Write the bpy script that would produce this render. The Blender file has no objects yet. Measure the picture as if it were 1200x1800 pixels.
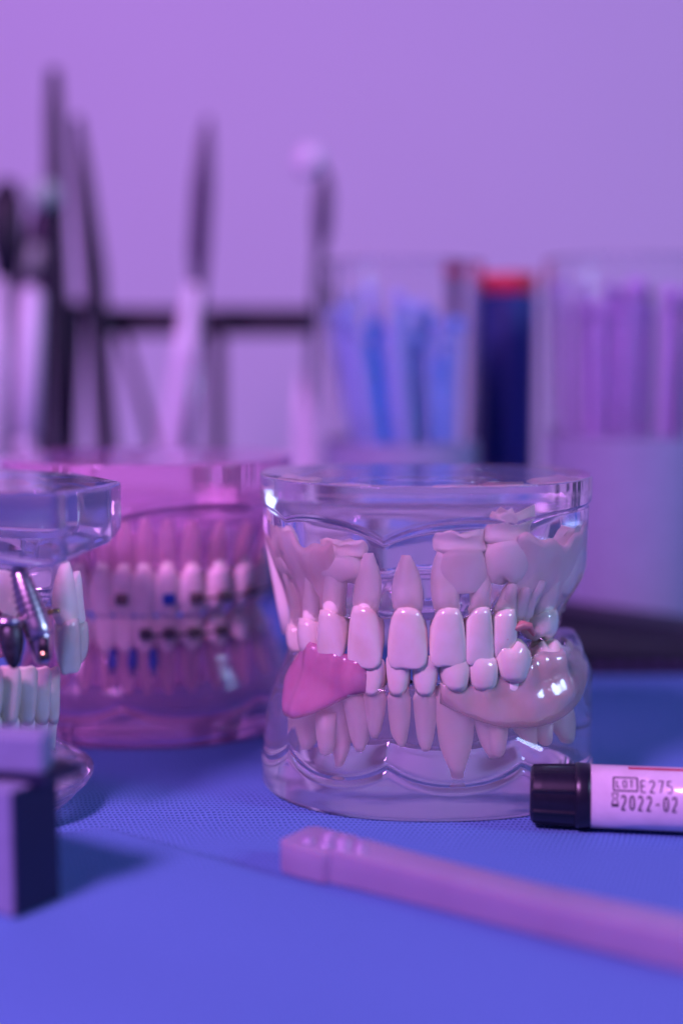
import bpy, bmesh, math, random
from math import sin, cos, pi, radians as rad, exp, floor, atan2, sqrt
random.seed(7)
MM = 0.001
sc = bpy.context.scene
# ------------------------------------------------------------------ camera
CAM_H, PITCH, FPX = 85.6, rad(6.57), 2500.0          # mm, radians, focal length in photo pixels
cd = bpy.data.cameras.new('camera'); cam = bpy.data.objects.new('camera', cd)
sc.collection.objects.link(cam); sc.camera = cam
cam.location = (0, 0, CAM_H*MM); cam.rotation_euler = (pi/2-PITCH, 0, 0)
cd.sensor_fit = 'VERTICAL'; cd.sensor_height = 36; cd.lens = 50
cd.clip_start = 0.005; cd.clip_end = 20
cd.dof.use_dof = True; cd.dof.focus_distance = 0.264; cd.dof.aperture_fstop = 4.3; cd.dof.aperture_blades = 9
# ------------------------------------------------------------------ world, lamps, exposure
w = bpy.data.worlds.new('World'); sc.world = w; w.use_nodes = True
bg = w.node_tree.nodes['Background']; bg.inputs[0].default_value = (0.16, 0.16, 1.0, 1); bg.inputs[1].default_value = 0.20
def area(name, loc, target, size, power, col):
    l = bpy.data.lights.new(name, 'AREA'); l.shape = 'DISK'; l.size = size; l.energy = power; l.color = col
    o = bpy.data.objects.new(name, l); sc.collection.objects.link(o)
    from mathutils import Vector
    o.location = loc; d = Vector(target)-Vector(loc); o.rotation_euler = d.to_track_quat('-Z', 'Y').to_euler()
    return o
area('violet_key_lamp', (-0.28, -0.09, 0.47), (0.0, 0.27, 0.02), 0.15, 4.3, (0.97, 0.36, 1.14))
area('blue_side_lamp', (0.62, 0.02, 0.34), (0.03, 0.28, 0.03), 0.20, 2.0, (0.42, 0.60, 1.0))
wl = area('added_wall_wash', (-0.22, 0.10, 0.80), (-0.05, 0.76, 0.42), 0.35, .31, (0.36, 0.10, 1.0)); wl.data.spread = rad(95)  # added out of view only to brighten the wall; narrow spread spares the table
sc.view_settings.view_transform = 'Standard'; sc.view_settings.look = 'None'
sc.view_settings.exposure = 0; sc.view_settings.gamma = 1
sc.render.engine = 'CYCLES'
cy = sc.cycles
cy.max_bounces = 22; cy.transmission_bounces = 18; cy.glossy_bounces = 8; cy.diffuse_bounces = 4; cy.transparent_max_bounces = 16
cy.caustics_refractive = True; cy.caustics_reflective = True; cy.blur_glossy = 0.6
cy.sample_clamp_indirect = 40.0; cy.use_denoising = True
try: cy.denoiser = 'OPENIMAGEDENOISE'
except Exception: pass
# ------------------------------------------------------------------ pixel helpers (photo pixels, mm)
CP, SP = cos(PITCH), sin(PITCH)
def ray(px, py):
    u, v = (px-600)/FPX, (900-py)/FPX
    return (u, CP+v*SP, -SP+v*CP)
def at(px, py, Y):
    d = ray(px, py); t = Y/d[1]
    return (t*d[0], Y, CAM_H+t*d[2])
def ground(px, py, z=0):
    d = ray(px, py); t = (z-CAM_H)/d[2]
    return (t*d[0], t*d[1], z)
def proj(p):
    y, z = p[1], p[2]-CAM_H
    dep = y*CP-z*SP; up = y*SP+z*CP
    return (600+FPX*p[0]/dep, 900-FPX*up/dep)
def sm(a, b, x):
    t = min(1, max(0, (x-a)/(b-a))); return t*t*(3-2*t)
def lerp(a, b, t): return a+(b-a)*t
# ------------------------------------------------------------------ object helpers
def thing(name, label, cat, loc=(0, 0, 0), group=None):
    o = bpy.data.objects.new(name, None); sc.collection.objects.link(o)
    o.empty_display_size = 0.01
    o.location = tuple(c*MM for c in loc); o['_w'] = list(loc); o['label'] = label; o['category'] = cat
    if group: o['group'] = group
    return o
def wloc(o): return tuple(o['_w']) if o is not None and '_w' in o else (0, 0, 0)
def obj(name, verts, faces, mat, parent=None, smooth=True, label=None):
    L = wloc(parent) if parent is not None else (0, 0, 0)
    me = bpy.data.meshes.new(name)
    me.from_pydata([((v[0]-L[0])*MM, (v[1]-L[1])*MM, (v[2]-L[2])*MM) for v in verts], [], faces)
    me.update()
    bm = bmesh.new(); bm.from_mesh(me); bmesh.ops.recalc_face_normals(bm, faces=bm.faces); bm.to_mesh(me); bm.free()   # outside is outside: refraction depends on it
    if smooth: me.polygons.foreach_set('use_smooth', [True]*len(me.polygons))
    if smooth == 'auto':
        bm = bmesh.new(); bm.from_mesh(me)
        for e in bm.edges: e.smooth = not (len(e.link_faces) == 2 and e.calc_face_angle() > rad(28))
        bm.to_mesh(me); bm.free()
    o = bpy.data.objects.new(name, me); sc.collection.objects.link(o)
    if mat: me.materials.append(mat)
    if parent is not None: o.parent = parent; o['_w'] = list(L)
    if label: o['label'] = label
    return o
def tag(o, label, cat, group=None, kind=None):
    if label: o['label'] = label
    if cat: o['category'] = cat
    if group: o['group'] = group
    if kind: o['kind'] = kind
    return o
def rings_mesh(rings, cap0=True, cap1=True):
    n = len(rings[0]); V = [p for r in rings for p in r]; F = []
    for j in range(len(rings)-1):
        for i in range(n):
            a, b = j*n+i, j*n+(i+1) % n
            F.append((a, b, b+n, a+n))
    def cap(j, rev):
        r = rings[j]; c = tuple(sum(p[k] for p in r)/n for k in range(3)); V.append(c); ci = len(V)-1
        for i in range(n):
            a, b = j*n+i, j*n+(i+1) % n
            F.append((b, a, ci) if not rev else (a, b, ci))
    if cap0: cap(0, False)
    if cap1: cap(len(rings)-1, True)
    return V, F
def vsub(a, b): return (a[0]-b[0], a[1]-b[1], a[2]-b[2])
def vadd(a, b, k=1): return (a[0]+b[0]*k, a[1]+b[1]*k, a[2]+b[2]*k)
def vlen(a): return sqrt(sum(c*c for c in a))
def vn(a): l = vlen(a) or 1; return (a[0]/l, a[1]/l, a[2]/l)
def vx(a, b): return (a[1]*b[2]-a[2]*b[1], a[2]*b[0]-a[0]*b[2], a[0]*b[1]-a[1]*b[0])
def tube(pts, radii, n=20, squash=None, up=(0, 1, 0)):
    """rings round a path; squash=(kx,ky) list gives flattened sections"""
    R = []
    for i, p in enumerate(pts):
        a = pts[max(0, i-1)]; b = pts[min(len(pts)-1, i+1)]
        t = vn(vsub(b, a)); s = vn(vx(up, t)); u = vx(t, s)
        r = radii[i] if not isinstance(radii, (int, float)) else radii
        kx, ky = (squash[i] if squash else (1, 1))
        R.append([vadd(vadd(p, s, r*kx*cos(2*pi*k/n)), u, r*ky*sin(2*pi*k/n)) for k in range(n)])
    return rings_mesh(R)
def box(x0, x1, y0, y1, z0, z1, bev=0.4):
    """bevelled box"""
    V, F = [], []
    R = []
    def rect(z, i):
        pts = []
        for (sx, sy) in ((1, 1), (-1, 1), (-1, -1), (1, -1)):
            cx = (x1 if sx > 0 else x0); cyy = (y1 if sy > 0 else y0)
            for k in range(4):
                a = {(1, 1): 0, (-1, 1): 90, (-1, -1): 180, (1, -1): 270}[(sx, sy)]+30*k
                pts.append((cx-sx*bev+(bev-i)*cos(rad(a)), cyy-sy*bev+(bev-i)*sin(rad(a)), z))
        return pts
    for z, i in ((z0, bev), (z0+bev*.3, bev*.3), (z0+bev, 0), (z1-bev, 0), (z1-bev*.3, bev*.3), (z1, bev)):
        R.append(rect(z, i*.98))
    return rings_mesh(R)
def rot_about(V, c, ang):
    ca, sa = cos(ang), sin(ang)
    return [(c[0]+(x-c[0])*ca-(y-c[1])*sa, c[1]+(x-c[0])*sa+(y-c[1])*ca, z) for x, y, z in V]
# ------------------------------------------------------------------ materials
def nmat(name):
    m = bpy.data.materials.new(name); m.use_nodes = True
    nt = m.node_tree; return m, nt, nt.nodes['Principled BSDF']
def sset(b, **k):
    for key, v in k.items():
        b.inputs[key.replace('_', ' ')].default_value = v
def plain(name, col, rough=.45, col2=None, nscale=300, bump=0, **k):
    m, nt, b = nmat(name); N = nt.nodes; Lk = nt.links
    sset(b, Roughness=rough, **k)
    tc = N.new('ShaderNodeTexCoord'); nz = N.new('ShaderNodeTexNoise'); nz.inputs['Scale'].default_value = nscale; nz.inputs['Detail'].default_value = 4
    Lk.new(tc.outputs['Object'], nz.inputs['Vector'])
    mx = N.new('ShaderNodeMix'); mx.data_type = 'RGBA'
    c2 = col2 or tuple(c*.88 for c in col)
    mx.inputs[6].default_value = (*col, 1); mx.inputs[7].default_value = (*c2, 1)
    rp = N.new('ShaderNodeMapRange'); rp.inputs[1].default_value = .35; rp.inputs[2].default_value = .7
    Lk.new(nz.outputs['Fac'], rp.inputs[0]); Lk.new(rp.outputs[0], mx.inputs[0]); Lk.new(mx.outputs[2], b.inputs['Base Color'])
    if bump:
        bp = N.new('ShaderNodeBump'); bp.inputs['Strength'].default_value = bump; bp.inputs['Distance'].default_value = .0002
        Lk.new(nz.outputs['Fac'], bp.inputs['Height']); Lk.new(bp.outputs[0], b.inputs['Normal'])
    return m
def resin(name, col, rough=.015, ior=1.47, bump=.05, scale=160, tw=.90):
    m, nt, b = nmat(name); N = nt.nodes; Lk = nt.links
    sset(b, Base_Color=(*col, 1), Roughness=rough, IOR=ior, Transmission_Weight=tw)
    tc = N.new('ShaderNodeTexCoord'); nz = N.new('ShaderNodeTexNoise'); nz.inputs['Scale'].default_value = scale; nz.inputs['Detail'].default_value = 1.5
    Lk.new(tc.outputs['Object'], nz.inputs['Vector'])
    bp = N.new('ShaderNodeBump'); bp.inputs['Strength'].default_value = bump; bp.inputs['Distance'].default_value = .0006
    Lk.new(nz.outputs['Fac'], bp.inputs['Height']); Lk.new(bp.outputs[0], b.inputs['Normal'])
    return m
M_resin = resin('clear_resin', (.96, .92, .94))
M_resin2 = resin('clear_resin_facet', (.97, .94, .95), bump=.02, tw=.955)
M_pink = resin('pink_resin', (1.0, .56, .84), bump=.05, tw=.74)
M_crown = plain('tooth_enamel', (.80, .74, .62), .2, (.76, .67, .52), 260, Subsurface_Weight=.25, Subsurface_Scale=.0012, Coat_Weight=.7, Coat_Roughness=.06)
M_root = plain('tooth_root', (.95, .88, .77), .45, (.92, .80, .66), 200, .15, Subsurface_Weight=.2, Subsurface_Scale=.0012)
M_bone = plain('salmon_bone', (.95, .80, .72), .55, (.88, .62, .54), 140, .2, Subsurface_Weight=.25, Subsurface_Scale=.0015)
M_gumpink = plain('pink_denture_acrylic', (.92, .46, .64), .22, (.82, .32, .52), 150, .15, Subsurface_Weight=.4, Subsurface_Scale=.002, Coat_Weight=.3, Transmission_Weight=.55)
M_gumflesh = plain('flesh_gum', (.97, .82, .74), .16, (.92, .70, .60), 160, .1, Subsurface_Weight=.5, Subsurface_Scale=.002, Coat_Weight=1.0, Coat_Roughness=.05, Transmission_Weight=.6)
M_toothpink = plain('pinkish_tooth', (.80, .62, .62), .35, Subsurface_Weight=.3, Subsurface_Scale=.002)
M_red = plain('red_gum', (.70, .24, .24), .4)
M_steel = plain('polished_titanium', (.72, .62, .66), .30, (.6, .5, .55), 400, Metallic=1.0)
M_thread = plain('thread_metal', (.30, .24, .28), .35, Metallic=1.0)
M_brass = plain('brass', (.75, .55, .22), .2, Metallic=1.0)
M_dark = plain('dark_metal', (.10, .10, .12), .38, (.05, .05, .06), 900, .5, Metallic=.7)
M_black = plain('black_plastic', (.008, .007, .016), .5)
M_ink = plain('black_ink', (.015, .012, .03), .6)
M_capblack = plain('black_cap_plastic', (.008, .007, .016), .32, (.012, .010, .022), 900, .05)
M_white = plain('white_plastic', (.92, .90, .92), .35)
M_label = plain('white_label', (.80, .78, .80), .3, Coat_Weight=1.0, Coat_Roughness=.04)
M_redlabel = plain('red_print', (.55, .03, .08), .3)
M_lilac = plain('lilac_plastic', (.34, .29, .42), .36, (.30, .25, .38), 90, .08, Subsurface_Weight=.4, Subsurface_Scale=.002)
M_lilacgloss = plain('lilac_plastic_gloss', (.36, .27, .46), .1, Coat_Weight=1.0, Coat_Roughness=.03)
M_navy = plain('navy_plastic', (.005, .03, .20), .5)
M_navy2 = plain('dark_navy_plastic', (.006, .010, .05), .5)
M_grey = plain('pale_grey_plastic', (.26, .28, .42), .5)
M_frost = plain('frosted_band', (.34, .36, .50), .5)
M_redcap = plain('red_plastic', (.65, .03, .06), .35)
M_blue = plain('blue_plastic', (.02, .34, .85), .35)
M_ltblue = plain('light_blue_plastic', (.42, .58, .92), .4)
M_pinkstick = plain('pink_plastic', (.55, .38, .74), .4)
M_steel2 = plain('steel_instrument', (.42, .40, .40), .24, (.34, .32, .32), 300, Metallic=1.0)
M_mirror = plain('mirror_face', (.85, .85, .88), .05, Metallic=1.0)
M_green = plain('pale_green_plastic', (.42, .62, .46), .3)
M_dkpurple = plain('dark_purple_plastic', (.06, .035, .09), .35)
M_bracket = plain('bracket_metal', (.16, .12, .12), .35, Metallic=.6)
M_brblue = plain('bracket_blue', (.02, .06, .35), .3)
def glassm():
    m, nt, b = nmat('beaker_acrylic'); sset(b, Base_Color=(.97, .98, .99, 1), Roughness=.02, IOR=1.22, Transmission_Weight=1.0); return m
M_glass = glassm()
def clothm():
    m, nt, b = nmat('blue_nonwoven_drape'); N = nt.nodes; Lk = nt.links
    sset(b, Roughness=.85)
    tc = N.new('ShaderNodeTexCoord'); sep = N.new('ShaderNodeSeparateXYZ'); Lk.new(tc.outputs['Object'], sep.inputs[0])
    def mt(op, a, c=None, d=None):
        n = N.new('ShaderNodeMath'); n.operation = op
        for i, v in enumerate((a, c, d)):
            if v is None: continue
            if isinstance(v, (int, float)): n.inputs[i].default_value = v
            else: Lk.new(v, n.inputs[i])
        return n.outputs[0]
    wob = N.new('ShaderNodeTexNoise'); wob.inputs['Scale'].default_value = 55; Lk.new(tc.outputs['Object'], wob.inputs['Vector'])
    wv = mt('MULTIPLY', mt('SUBTRACT', wob.outputs['Fac'], .5), 2.6)
    x = mt('DIVIDE', mt('ADD', mt('MULTIPLY', sep.outputs[0], 1000), wv), .92)
    y = mt('DIVIDE', mt('ADD', mt('MULTIPLY', sep.outputs[1], 1000), wv), 1.35)
    row = mt('FLOOR', y); par = mt('MODULO', row, 2)
    xs = mt('ADD', x, mt('MULTIPLY', par, .5))
    fx = mt('MULTIPLY', mt('SUBTRACT', mt('FRACT', xs), .5), .92)
    fy = mt('MULTIPLY', mt('SUBTRACT', mt('FRACT', y), .5), 1.0)
    d = mt('SQRT', mt('ADD', mt('MULTIPLY', fx, fx), mt('MULTIPLY', fy, fy)))
    mr = N.new('ShaderNodeMapRange'); mr.interpolation_type = 'SMOOTHSTEP'
    mr.inputs[1].default_value = .16; mr.inputs[2].default_value = .34; mr.inputs[3].default_value = 0; mr.inputs[4].default_value = 1
    Lk.new(d, mr.inputs[0])
    fib = N.new('ShaderNodeTexNoise'); fib.inputs['Scale'].default_value = 2600; fib.inputs['Detail'].default_value = 3; Lk.new(tc.outputs['Object'], fib.inputs['Vector'])
    big = N.new('ShaderNodeTexNoise'); big.inputs['Scale'].default_value = 18; Lk.new(tc.outputs['Object'], big.inputs['Vector'])
    h = mt('ADD', mr.outputs[0], mt('MULTIPLY', fib.outputs['Fac'], .5))
    bp = N.new('ShaderNodeBump'); bp.inputs['Strength'].default_value = .8; bp.inputs['Distance'].default_value = .00045
    Lk.new(h, bp.inputs['Height']); Lk.new(bp.outputs[0], b.inputs['Normal'])
    mx = N.new('ShaderNodeMix'); mx.data_type = 'RGBA'
    mx.inputs[6].default_value = (.035, .12, .34, 1); mx.inputs[7].default_value = (.125, .27, .60, 1)
    k = mt('MULTIPLY_ADD', fib.outputs['Fac'], .3, mt('MULTIPLY', mr.outputs[0], .8))
    k.node.use_clamp = True
    Lk.new(k, mx.inputs[0]); Lk.new(mx.outputs[2], b.inputs['Base Color'])
    return m
M_cloth = clothm()
M_wall = plain('white_wall_paint', (.80, .78, .78), .8, (.78, .76, .765), 6, .02)

# ================================================================== SETTING
WALL_Y = 760.0
V = [(-1500, WALL_Y, -400), (1500, WALL_Y, -400), (1500, WALL_Y, 1300), (-1500, WALL_Y, 1300),
     (-1500, WALL_Y+60, -400), (1500, WALL_Y+60, -400), (1500, WALL_Y+60, 1300), (-1500, WALL_Y+60, 1300)]
wall = obj('wall', V, [(0, 1, 2, 3), (7, 6, 5, 4), (4, 5, 1, 0), (3, 2, 6, 7), (0, 3, 7, 4), (1, 5, 6, 2)], M_wall, smooth=False)
tag(wall, 'plain white wall behind the table in violet light', 'wall', kind='structure')
FOLD = [ground(60, 1492), ground(183, 1473), ground(312, 1502), ground(500, 1552), ground(760, 1640)]
def cloth_z(x, y):
    z = 0.35*sin(x*.045+.6)*sin(y*.03) * sm(270, 330, y)
    # raised loose fold in front of the models, highest at the left
    fy = None
    for (a, b) in zip(FOLD, FOLD[1:]):
        if a[0] <= x <= b[0]: fy = lerp(a[1], b[1], (x-a[0])/(b[0]-a[0]))
    if fy is None: fy = FOLD[0][1]-(FOLD[0][0]-x)*.2 if x < FOLD[0][0] else FOLD[-1][1]-(x-FOLD[-1][0])*.3
    amp = 2.6*(1-sm(-45, 10, x))*sm(-120, -60, x)
    dd = y-fy
    z += amp*(sm(3.5, -2, dd))*(1-.75*sm(-6, -45, dd))
    z += .5*sin(x*.05+y*.02)*sm(215, 170, y)+.9*sin(x*.07+y*.05+1)*sin(x*.021-y*.03)*sm(205, 165, y)
    return z
xs = [-600+i*25 for i in range(19)]+[-135+i*2.0 for i in range(136)]+[150+i*25 for i in range(19)]
ys = [40+i*6 for i in range(20)]+[160+i*1.4 for i in range(86)]+[281+i*8 for i in range(60)]
V = [(x, y, cloth_z(x, y)) for y in ys for x in xs]; nx = len(xs)
F = [(j*nx+i, j*nx+i+1, (j+1)*nx+i+1, (j+1)*nx+i) for j in range(len(ys)-1) for i in range(nx-1)]
cl = obj('drape', V, F, M_cloth); tag(cl, 'blue embossed nonwoven drape covering the table', 'drape', kind='structure')
V, F = box(-620, 620, 30, WALL_Y-2, -34, -4, 3)
tag(obj('table', V, F, M_white, smooth=False), 'white table top under the blue drape', 'table', kind='structure')

# ================================================================== DENTAL MODELS
class Jaw:
    """outline in plan (theta 0 = front, + = viewer's right) and wall profile of one clear resin jaw"""
    def __init__(s, cx, cyy, a, bf, bb, nf=2.0, nb=3.2, yaw=0, poly=None):
        s.cx, s.cy, s.a, s.bf, s.bb, s.nf, s.nb, s.yaw, s.poly = cx, cyy, a, bf, bb, nf, nb, yaw, poly
    def R(s, th):
        if s.poly: return s.poly(th)
        n, b = (s.nf, s.bf) if cos(th) > 0 else (s.nb, s.bb)
        k = sm(-.35, .35, cos(th)); n = lerp(s.nb, s.nf, k)
        return (abs(sin(th)/s.a)**n+abs(cos(th)/b)**n)**(-1/n)
    def pt(s, th, k, z, off=0):
        r = s.R(th)*k+off; t = th+s.yaw
        return (s.cx+r*sin(t), s.cy-r*cos(t), z)
    def theta(s, px, k, z):
        lo, hi = rad(-92), rad(92)
        for _ in range(40):
            m = (lo+hi)/2
            if proj(s.pt(m, k, z))[0] < px: lo = m
            else: hi = m
        return (lo+hi)/2
def build_block(name, jaw, rings, mat, parent, NT=220, label=None):
    R = []
    for (fs, fz) in rings:
        ring = []
        for i in range(NT):
            th = -pi+2*pi*i/NT
            k = fs(th) if callable(fs) else fs
            z = fz(th) if callable(fz) else fz
            ring.append(jaw.pt(th, k, z))
        R.append(ring)
    V, F = rings_mesh(R)
    o = obj(name, V, F, mat, parent, label=label)
    return o
def arch_w(th): return 1-sm(rad(100), rad(140), abs(th))
def cusps(th, notches):
    return sum(d*exp(-abs(th-t0)/w) for (t0, d, w) in notches)
def upper_rings(ZT, zs, zg, so, inner=.52, palate=47, crest=.80, bev=.35, platein=0.0):
    """zs(th): height where the plate ends; zg(th): gum line; so(th,t): wall radius from plate (t=0) to gum (t=1)"""
    r = [(.25, ZT), (.6, ZT), (.9, ZT), (1-.012-bev*.01, ZT), (1-.003, ZT-bev*.35), (1.0, ZT-bev), (1.0, ZT-bev*1.8)]
    for t in (.33, .66, .94): r.append((1.0, lambda th, t=t: lerp(ZT-bev*1.8, zs(th)+.3, t)))
    r.append((.998, lambda th: zs(th)+.12)); r.append((.990, lambda th: zs(th)-.05)); r.append((lambda th: lerp(.984, so(th, 0), .3), lambda th: zs(th)-.35))
    zb = lambda th: lerp(zs(th)-2.2, zg(th), arch_w(th))
    for t in (.0, .06, .12, .2, .3, .4, .5, .6, .7, .8, .88, .94, .98):
        r.append((lambda th, t=t: lerp(.97, so(th, t), max(arch_w(th), .15)), lambda th, t=t: lerp(zs(th)-.9, zb(th)+.6, t)))
    r.append((lambda th: so(th, 1)-.012, lambda th: zb(th)+.15))
    r.append((lambda th: so(th, 1)-.04, lambda th: zb(th)-.1))
    r.append((lambda th: lerp(so(th, 1), inner, .4), lambda th: zb(th)-.15))
    r.append((lambda th: lerp(so(th, 1), inner, .75), lambda th: zb(th)+.1))
    for t in (.2, .5, .8, 1): r.append((lambda th, t=t: inner*(1-.18*t), lambda th, t=t: lerp(zb(th)+.6, palate, t)))
    r += [(inner*.6, palate+.8), (inner*.25, palate+1)]
    return r
def lower_rings(zs, zg, so, inner=.50, floor_=8, bev=.5):
    r = [(.3, .15), (.7, .05), (.94, .02), (.985, .05), (.996, .3), (1.0, .9)]
    for t in (.4, .8): r.append((1.0, lambda th, t=t: lerp(.9, zs(th)-.3, t)))
    r += [(.998, lambda th: zs(th)-.2), (.988, lambda th: zs(th)), (.986, lambda th: zs(th)+.15), (.992, lambda th: zs(th)+.45), (.996, lambda th: zs(th)+.9)]
    zb = lambda th: lerp(zs(th)+6.5, zg(th), arch_w(th))
    for t in (.04, .08, .12, .17, .23, .3, .4, .5, .6, .7, .8, .88, .94, .98):
        r.append((lambda th, t=t: so(th, t), lambda th, t=t: lerp(zs(th)+.9, zb(th)-.6, t)))
    r.append((lambda th: so(th, 1)-.014, lambda th: zb(th)-.15))
    r.append((lambda th: so(th, 1)-.045, lambda th: zb(th)+.1))
    r.append((lambda th: lerp(so(th, 1), inner, .4), lambda th: zb(th)+.15))
    r.append((lambda th: lerp(so(th, 1), inner, .75), lambda th: zb(th)-.1))
    for t in (.2, .5, .8, 1): r.append((lambda th, t=t: inner*(1-.12*t), lambda th, t=t: lerp(zb(th)-.6, min(floor_, zb(th)-1), t)))
    r += [(inner*.6, floor_-.3), (inner*.25, floor_-.4)]
    return r
# ---- teeth --------------------------------------------------------
def superring(c, m, l, rx, ry, n=24, e=2.3, zf=None):
    out = []
    for k in range(n):
        a = 2*pi*k/n; ca, sa = cos(a), sin(a)
        x = rx*(abs(ca)**(2/e))*(1 if ca > 0 else -1); y = ry*(abs(sa)**(2/e))*(1 if sa > 0 else -1)
        p = vadd(vadd(c, m, x), l, y)
        if zf: p = vadd(p, (0, 0, 1), zf(a))
        out.append(p)
    return out
def make_tooth(parent, I, N, A, m, l, w, t, kind='incisor', mats=(None, None), root=True, jag=0, nm='tooth', rootw=.72, label=None, crownname=None):
    """I incisal point, N neck, A root apex (world mm); m mesiodistal and l labial unit vectors; w, t neck sizes"""
    up = 1 if N[2] > I[2] else -1
    h = vlen(vsub(N, I))
    wid = {'incisor': [(0, .74), (.12, .84), (.3, .93), (.55, .995), (.76, 1.0), (.89, .95), (.96, .83), (1, .62)],
           'canine': [(0, .80), (.15, .88), (.35, .98), (.55, 1.0), (.72, .93), (.86, .74), (.96, .46), (1, .22)],
           'premolar': [(0, .82), (.15, .9), (.35, .99), (.6, 1.0), (.8, .92), (.92, .76), (.98, .55), (1, .35)],
           'molar': [(0, .82), (.15, .93), (.35, 1.0), (.6, 1.0), (.8, .95), (.92, .84), (.98, .68), (1, .5)]}[kind]
    thk = {'incisor': [(0, .78), (.12, .90), (.3, .93), (.55, .74), (.78, .48), (.91, .31), (.97, .2), (1, .1)],
           'canine': [(0, .95), (.15, 1.02), (.35, 1.0), (.55, .84), (.72, .62), (.86, .42), (.96, .26), (1, .12)],
           'premolar': [(0, .92), (.15, 1.02), (.35, 1.04), (.6, .98), (.8, .84), (.92, .64), (.98, .45), (1, .3)],
           'molar': [(0, .92), (.15, 1.0), (.35, 1.03), (.6, 1.0), (.8, .9), (.92, .76), (.98, .6), (1, .45)]}[kind]
    R = []
    sc0 = .16 if kind in ('incisor', 'canine') else .10
    for (q, kw), (_, kt) in zip(wid, thk):
        c = (lerp(N[0], I[0], q), lerp(N[1], I[1], q), lerp(N[2], I[2], q))
        if kind in ('incisor', 'canine'): c = vadd(c, l, t*.5*(1-kt)*.62)      # face stays forward, back slopes
        def zf(a, q=q):
            s = up*h*sc0*(abs(sin(a))*1.0-.45)*max(0, 1-q*2.2)                # curved neck line
            if kind == 'incisor' and q > .9: s += up*h*.012*cos(3*a*1.0)
            if kind in ('molar', 'premolar') and q > .75: s += -up*h*.10*(cos(2*a*(1 if kind == 'premolar' else 2)+.6))*(q-.75)*4
            return s
        e = 2.35 if kind != 'canine' else 2.15
        R.append(superring(c, m, l, w/2*kw, t/2*kt, 28, e, zf))
    V, F = rings_mesh(R, True, True)
    crown = obj(crownname or nm, V, F, mats[0], parent, label=label)
    if root:
        R = []; L = vsub(A, N); nr = 9
        for j in range(nr+1):
            q = j/nr
            c = vadd(vadd(N, L, q), l, -t*.10*sin(q*pi))
            if j == 0: c = vadd(N, vsub(I, N), .10)
            k = (1-.22*q-.50*q**3.5) if not jag else (1-.12*q+.04*q*q)
            k = max(k, .05)
            zf = None
            if jag and q > .75: zf = lambda a, q=q: up*jag*(q-.75)*4*(.6*sin(3*a+1)+.4*sin(7*a))
            kw = .60 if j == 0 else rootw
            R.append(superring(c, m, l, w/2*kw*k, t/2*.84*k*(1 if j else .9), 22, 2.1, zf))
        V, F = rings_mesh(R)
        obj('root', V, F, mats[1], crown)
    return crown
def shell(name, jaw, th0, th1, zlo, zhi, rad_fn, thick, mat, parent, nu=48, nv=20, label=None):
    """closed curved patch lying on a jaw wall"""
    out, inn = [], []
    for i in range(nu+1):
        u = i/nu; th = lerp(th0, th1, u)
        a, b = zlo(u), zhi(u); ro, ri = [], []
        for j in range(nv+1):
            v = j/nv; z = lerp(a, b, v); k, off = rad_fn(u, v, th, z)
            edge = min(1, 7*min(u, 1-u), 6*min(v, 1-v)); edge = sqrt(max(0, edge*(2-edge)))
            ro.append(jaw.pt(th, k, z, off-thick*.5*(1-edge))); ri.append(jaw.pt(th, k, z, off-thick+thick*.45*(1-edge)))
        out.append(ro); inn.append(ri)
    V = [p for r in out for p in r]+[p for r in inn for p in r]; n = nv+1; O = (nu+1)*n; F = []
    for i in range(nu):
        for j in range(nv):
            a = i*n+j; F.append((a, a+n, a+n+1, a+1)); F.append((O+a, O+a+1, O+a+n+1, O+a+n))
    for i in range(nu):
        for j in (0, nv):
            a, b = i*n+j, (i+1)*n+j
            F.append((a, O+a, O+b, b) if j == 0 else (a, b, O+b, O+a))
    for j in range(nv):
        for i in (0, nu):
            a, b = i*n+j, i*n+j+1
            F.append((a, b, O+b, O+a) if i == 0 else (a, O+a, O+b, b))
    return obj(name, V, F, mat, parent, label=label)
def place(jaw, px, pyI, pyN, pxA, pyA, s_c, zmid, back=2.5):
    """pixel columns to a tooth standing on the arch at wall fraction s_c"""
    th = jaw.theta(px, s_c, zmid); p = jaw.pt(th, s_c, zmid); Y = p[1]
    l = (sin(th+jaw.yaw), -cos(th+jaw.yaw), 0); m = (cos(th+jaw.yaw), sin(th+jaw.yaw), 0)
    I, N = at(px, pyI, Y-.2), at(px, pyN, Y+.3)
    A = at(pxA, pyA, Y+back*cos(th))
    return I, N, A, m, l, th

# ---------------------------------------------------------------- main clear model
J = Jaw(16.5, 282, 32.6, 31.5, 20, 2.15, 3.2, yaw=0)
T_main = thing('dental_model', 'clear resin jaw model with cream teeth, roots showing, beside the black-capped tube', 'dental model', (16.5, 282, 0))
tn = J.theta(673, 1, 52)
zsU = lambda th: 56.0-cusps(th, [(tn, 4.6, rad(13)), (J.theta(905, 1, 54), 1.6, rad(9)), (J.theta(500, 1, 54), 2.0, rad(10))])
TH_U = [J.theta(px, .82, 36) for px in (530, 551, 588, 645, 717, 785, 837, 879, 945)]
def zgU(th):
    d = min(abs(th-t) for t in TH_U)
    return 36.1-5.6*sm(rad(22), rad(88), abs(th))+1.5*(1-sm(0, rad(7.5), d))*(1 if abs(th) < rad(75) else 0)
def soU(th, t):
    c = sm(.15, .85, sin(th)); lft = sm(.15, .85, -sin(th)); f = max(0, 1-c-lft)
    fr = .95-.015*sm(0, .12, t)-.035*sm(.1, .5, t)-.055*sm(.78, 1, t)
    rt = .985-.02*t-.135*sm(.5, .95, t)
    lf = .985-.03*t-.125*sm(.15, .95, t)
    return f*fr+c*rt+lft*lf
build_block('upper_jaw_block', J, upper_rings(61.2, zsU, zgU, soU, inner=.46, palate=43.5, bev=.22), M_resin, T_main, NT=400)
JL = Jaw(17.0, 281, 33.0, 31.0, 21, 2.3, 3.2, yaw=0)
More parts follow.
